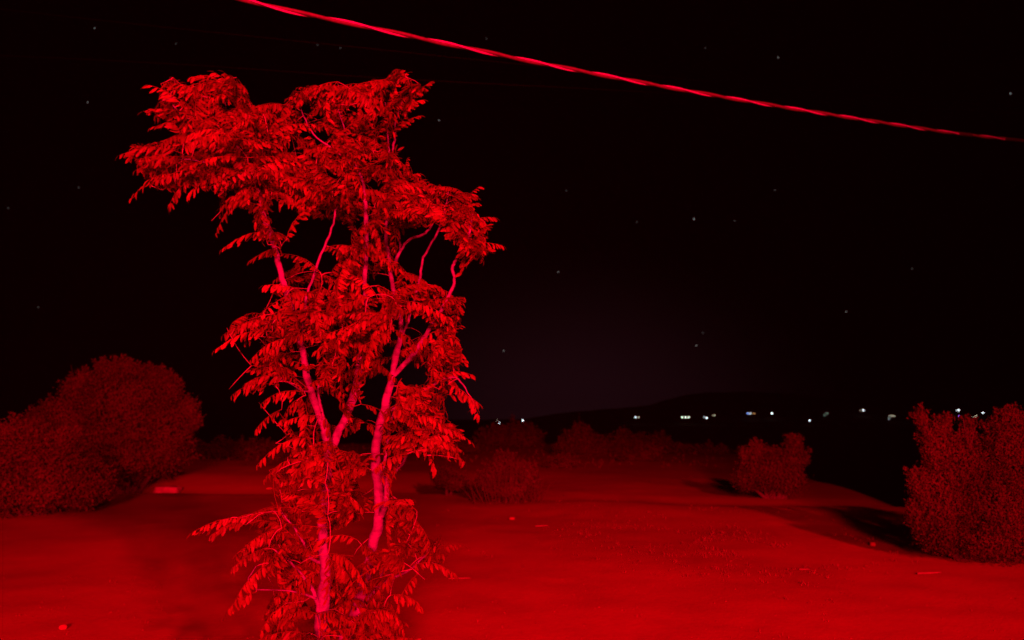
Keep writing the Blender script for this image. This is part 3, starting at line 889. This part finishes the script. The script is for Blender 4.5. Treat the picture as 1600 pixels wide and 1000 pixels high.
# ------------------------------------------------------------------ lights of the far town
cw = glow_mat("cool_white_light", (0.85, 0.95, 1.0), 1.0)
ww = glow_mat("warm_white_light", (1.0, 0.85, 0.6), 1.0)
gw = glow_mat("greenish_light", (0.9, 1.0, 0.75), 1.0)
bl = glow_mat("blue_light", (0.25, 0.35, 1.0), 1.0)
orr = glow_mat("orange_light", (1.0, 0.45, 0.15), 1.0)
vi = glow_mat("violet_light", (0.45, 0.1, 1.0), 1.0)
for m_, s_ in ((cw, 9), (ww, 7), (gw, 9), (bl, 9), (orr, 7), (vi, 6)): m_.node_tree.nodes['Emission'].inputs[1].default_value = s_ * 0.62
M_post = mat("lamp_post_metal", (0.1, 0.1, 0.1), scale=3)
TOWN = [(780, 661, [(0, 0, .9, cw), (-4, -4, .35, ww)], "lone small light at the left end, right of the young tree", "street lamp"),
        (817, 657, [(0, 0, 1.1, cw)], "lone bluish white light on the left where the hill begins", "street lamp"),
        (993, 652, [(0, 0, 1.0, cw), (5, 0, .7, ww)], "close pair of white lights, left of the triple row", "street lamp"),
        (1071, 652, [(-5, 0, 1.0, gw), (0, 0, 1.1, gw), (5, 0, 1.0, gw)], "row of three touching greenish white lights", "street lamp"),
        (1104, 653, [(0, 0, 1.1, cw), (-4, -1, .5, cw)], "bright white light just right of the triple row", "street lamp"),
        (1117, 649, [(0, 0, .5, ww), (-3, 0, .4, ww)], "faint light above and right of the triple row", "street lamp"),
        (1172, 646, [(-4, 0, .9, bl), (0, 0, .9, cw), (6, 0, .7, orr)], "blue, white and orange lights in one short row", "street lamp"),
        (1206, 646, [(0, 0, 1.2, cw)], "single bright white light right of the coloured row", "street lamp"),
        (1265, 657, [(0, 0, .9, cw)], "lowest white light, alone below the others", "street lamp"),
        (1292, 646, [(0, 0, .4, gw), (-4, 3, .35, gw)], "very faint light between two bright ones", "street lamp"),
        (1348, 641, [(1, 0, 1.2, cw), (-4, 0, .4, ww)], "bright white light high on the hillside, left of the dim bar", "street lamp"),
        (1394, 650, [(-4, 0, .5, ww), (0, 0, .6, ww), (4, 0, .5, ww), (-5, 4, .3, cw)], "dim warm bar of lights under the hill", "street lamp"),
        (1434, 652, [(0, 0, .9, cw), (0, -4, .5, bl)], "white light touching the left tip of the ragged right bush", "street lamp"),
        (1498, 641, [(0, 0, 1.2, cw), (-3, 0, .6, cw)], "bright white light over the notch of the ragged right bush", "street lamp"),
        (1499, 650, [(0, 0, .8, vi)], "small violet light over the ragged right bush", "street lamp"),
        (1536, 645, [(0, 0, 1.0, cw)], "white light in the gap at the top of the ragged right bush", "street lamp"),
        (1525, 650, [(0, 0, .6, ww), (-4, 1, .4, ww)], "dim warm light low in the gap of the ragged right bush", "street lamp"),
        (1581, 641, [(0, 0, .7, orr)], "small reddish light at the far right edge", "street lamp")]
for tx, ty, dots, lab, cat in TOWN:
    best = None
    for y in range(735, 1000, 3):
        p = at(tx, ty, y)
        g = max(hill_z(p.x, y), -6.0)
        e = abs((p.z - g) - 7)
        if best is None or e < best[0]: best = (e, p, g)
    _, p, g = best
    root = thing("street_lamp", (p.x, p.y, g - 0.5), lab, cat, "lights of the far town")
    hp = p.z - g + 0.5
    pv, pf = tube([Vector((0, 0, 0)), Vector((0, 0, hp * .6)), Vector((0, 0, hp))], [.2, .15, .12], 6)
    link("post", mesh_of("post", pv, pf), M_post, root)
    for dx, dy, s, m_ in dots:
        bm = bmesh.new(); bmesh.ops.create_icosphere(bm, subdivisions=2, radius=s * 0.54)
        me = bpy.data.meshes.new("lamp_head"); bm.to_mesh(me); bm.free()
        k = p.y / FPX
        h = link("lamp_head", me, m_, root); h.location = (dx * k, 0, hp - dy * k)
        if abs(dx) + abs(dy) > 0:
            av, af = tube([Vector((0, 0, hp)), Vector((dx * k, 0, hp - dy * k))], [.08, .08], 4)
            link("arm", mesh_of("arm", av, af), M_post, root)

# ------------------------------------------------------------------ stars
SM = [glow_mat("star_light_%s" % n_, c_, s_) for n_, c_, s_ in (("bright", (0.95, 0.97, 1), 0.8), ("middling", (1, .96, .92), 0.36), ("faint", (1, .93, .9), 0.11))]
bm = bmesh.new(); bmesh.ops.create_icosphere(bm, subdivisions=1, radius=1.7)
smesh = []
for k in range(3):
    me = bpy.data.meshes.new("star"); bm.to_mesh(me); me.materials.append(SM[k]); smesh.append(me)
bm.free()
STARS = [(148, 44, 1), (137, 160, 1), (275, 68, 2), (123, 293, 2), (13, 325, 2), (1216, 90, 1), (1579, 146, 0), (1084, 342, 0), (872, 425, 1), (885, 298, 2), (1322, 487, 1), (787, 548, 1), (532, 75, 2),
         (496, 70, 2), (686, 188, 1), (1088, 540, 1), (1148, 345, 2), (1211, 297, 2), (995, 347, 2), (1098, 520, 2), (760, 60, 2), (1102, 75, 2), (1425, 420, 2), (60, 480, 2)]
STAR_LABEL = {(1084, 342): "brightest star, high over the middle of the hills", (1579, 146): "bright star near the right edge above the end of the cable",
              (148, 44): "faint star in the top left corner of the sky", (137, 160): "faint star left of the treetop, level with its upper leaves",
              (275, 68): "very faint star above the left half of the treetop", (123, 293): "very faint star left of the lowest leaves of the left crown",
              (13, 325): "very faint star at the far left edge of the sky", (1216, 90): "faint star above the right half of the cable",
              (872, 425): "faint star right of the tree, level with the gap in its crown", (885, 298): "very faint star under the cable between the treetop and the brightest star",
              (1322, 487): "faint star above the dark valley left of the ragged bush", (787, 548): "faint star low and close to the right side of the tree",
              (532, 75): "right one of two very faint stars just above the treetop", (496, 70): "left one of two very faint stars just above the treetop",
              (686, 188): "faint star just right of the treetop, under the cable", (1088, 540): "lower of two faint stars one above the other, low over the hill",
              (1098, 520): "upper of two faint stars one above the other, low over the hill", (1148, 345): "very faint star close to the right of the brightest star",
              (1211, 297): "very faint star above and right of the brightest star", (995, 347): "very faint star left of the brightest star at the same height",
              (760, 60): "very faint star just above the cable, right of the treetop", (1102, 75): "very faint star above the middle of the cable",
              (1425, 420): "very faint star alone in the empty sky at the right", (60, 480): "very faint star above the low bush at the far left"}
for x, y, k in STARS:
    p = at(x, y, 2600)
    s = link("star", smesh[k]); s.location = p; s['category'] = 'star'
    s['label'] = STAR_LABEL[(x, y)]; s['group'] = "stars of the night sky"

# ------------------------------------------------------------------ haze
bm = bmesh.new(); bmesh.ops.create_cube(bm, size=1)
me = bpy.data.meshes.new("haze"); bm.to_mesh(me); bm.free()
hz = link("haze", me); hz.scale = (3900, 3900, 66); hz.location = (0, 0, 66 / 2 - 22)
hz['kind'] = 'stuff'
hm = bpy.data.materials.new("thin_dusty_air"); hm.use_nodes = True
n = hm.node_tree.nodes; n.clear()
o_ = n.new("ShaderNodeOutputMaterial"); pv = n.new("ShaderNodeVolumePrincipled")
pv.inputs['Color'].default_value = (0.8, 0.8, 0.8, 1); pv.inputs['Density'].default_value = 0.0001
pv.inputs['Anisotropy'].default_value = 0.0
hm.node_tree.links.new(pv.outputs[0], o_.inputs['Volume'])
me.materials.append(hm)
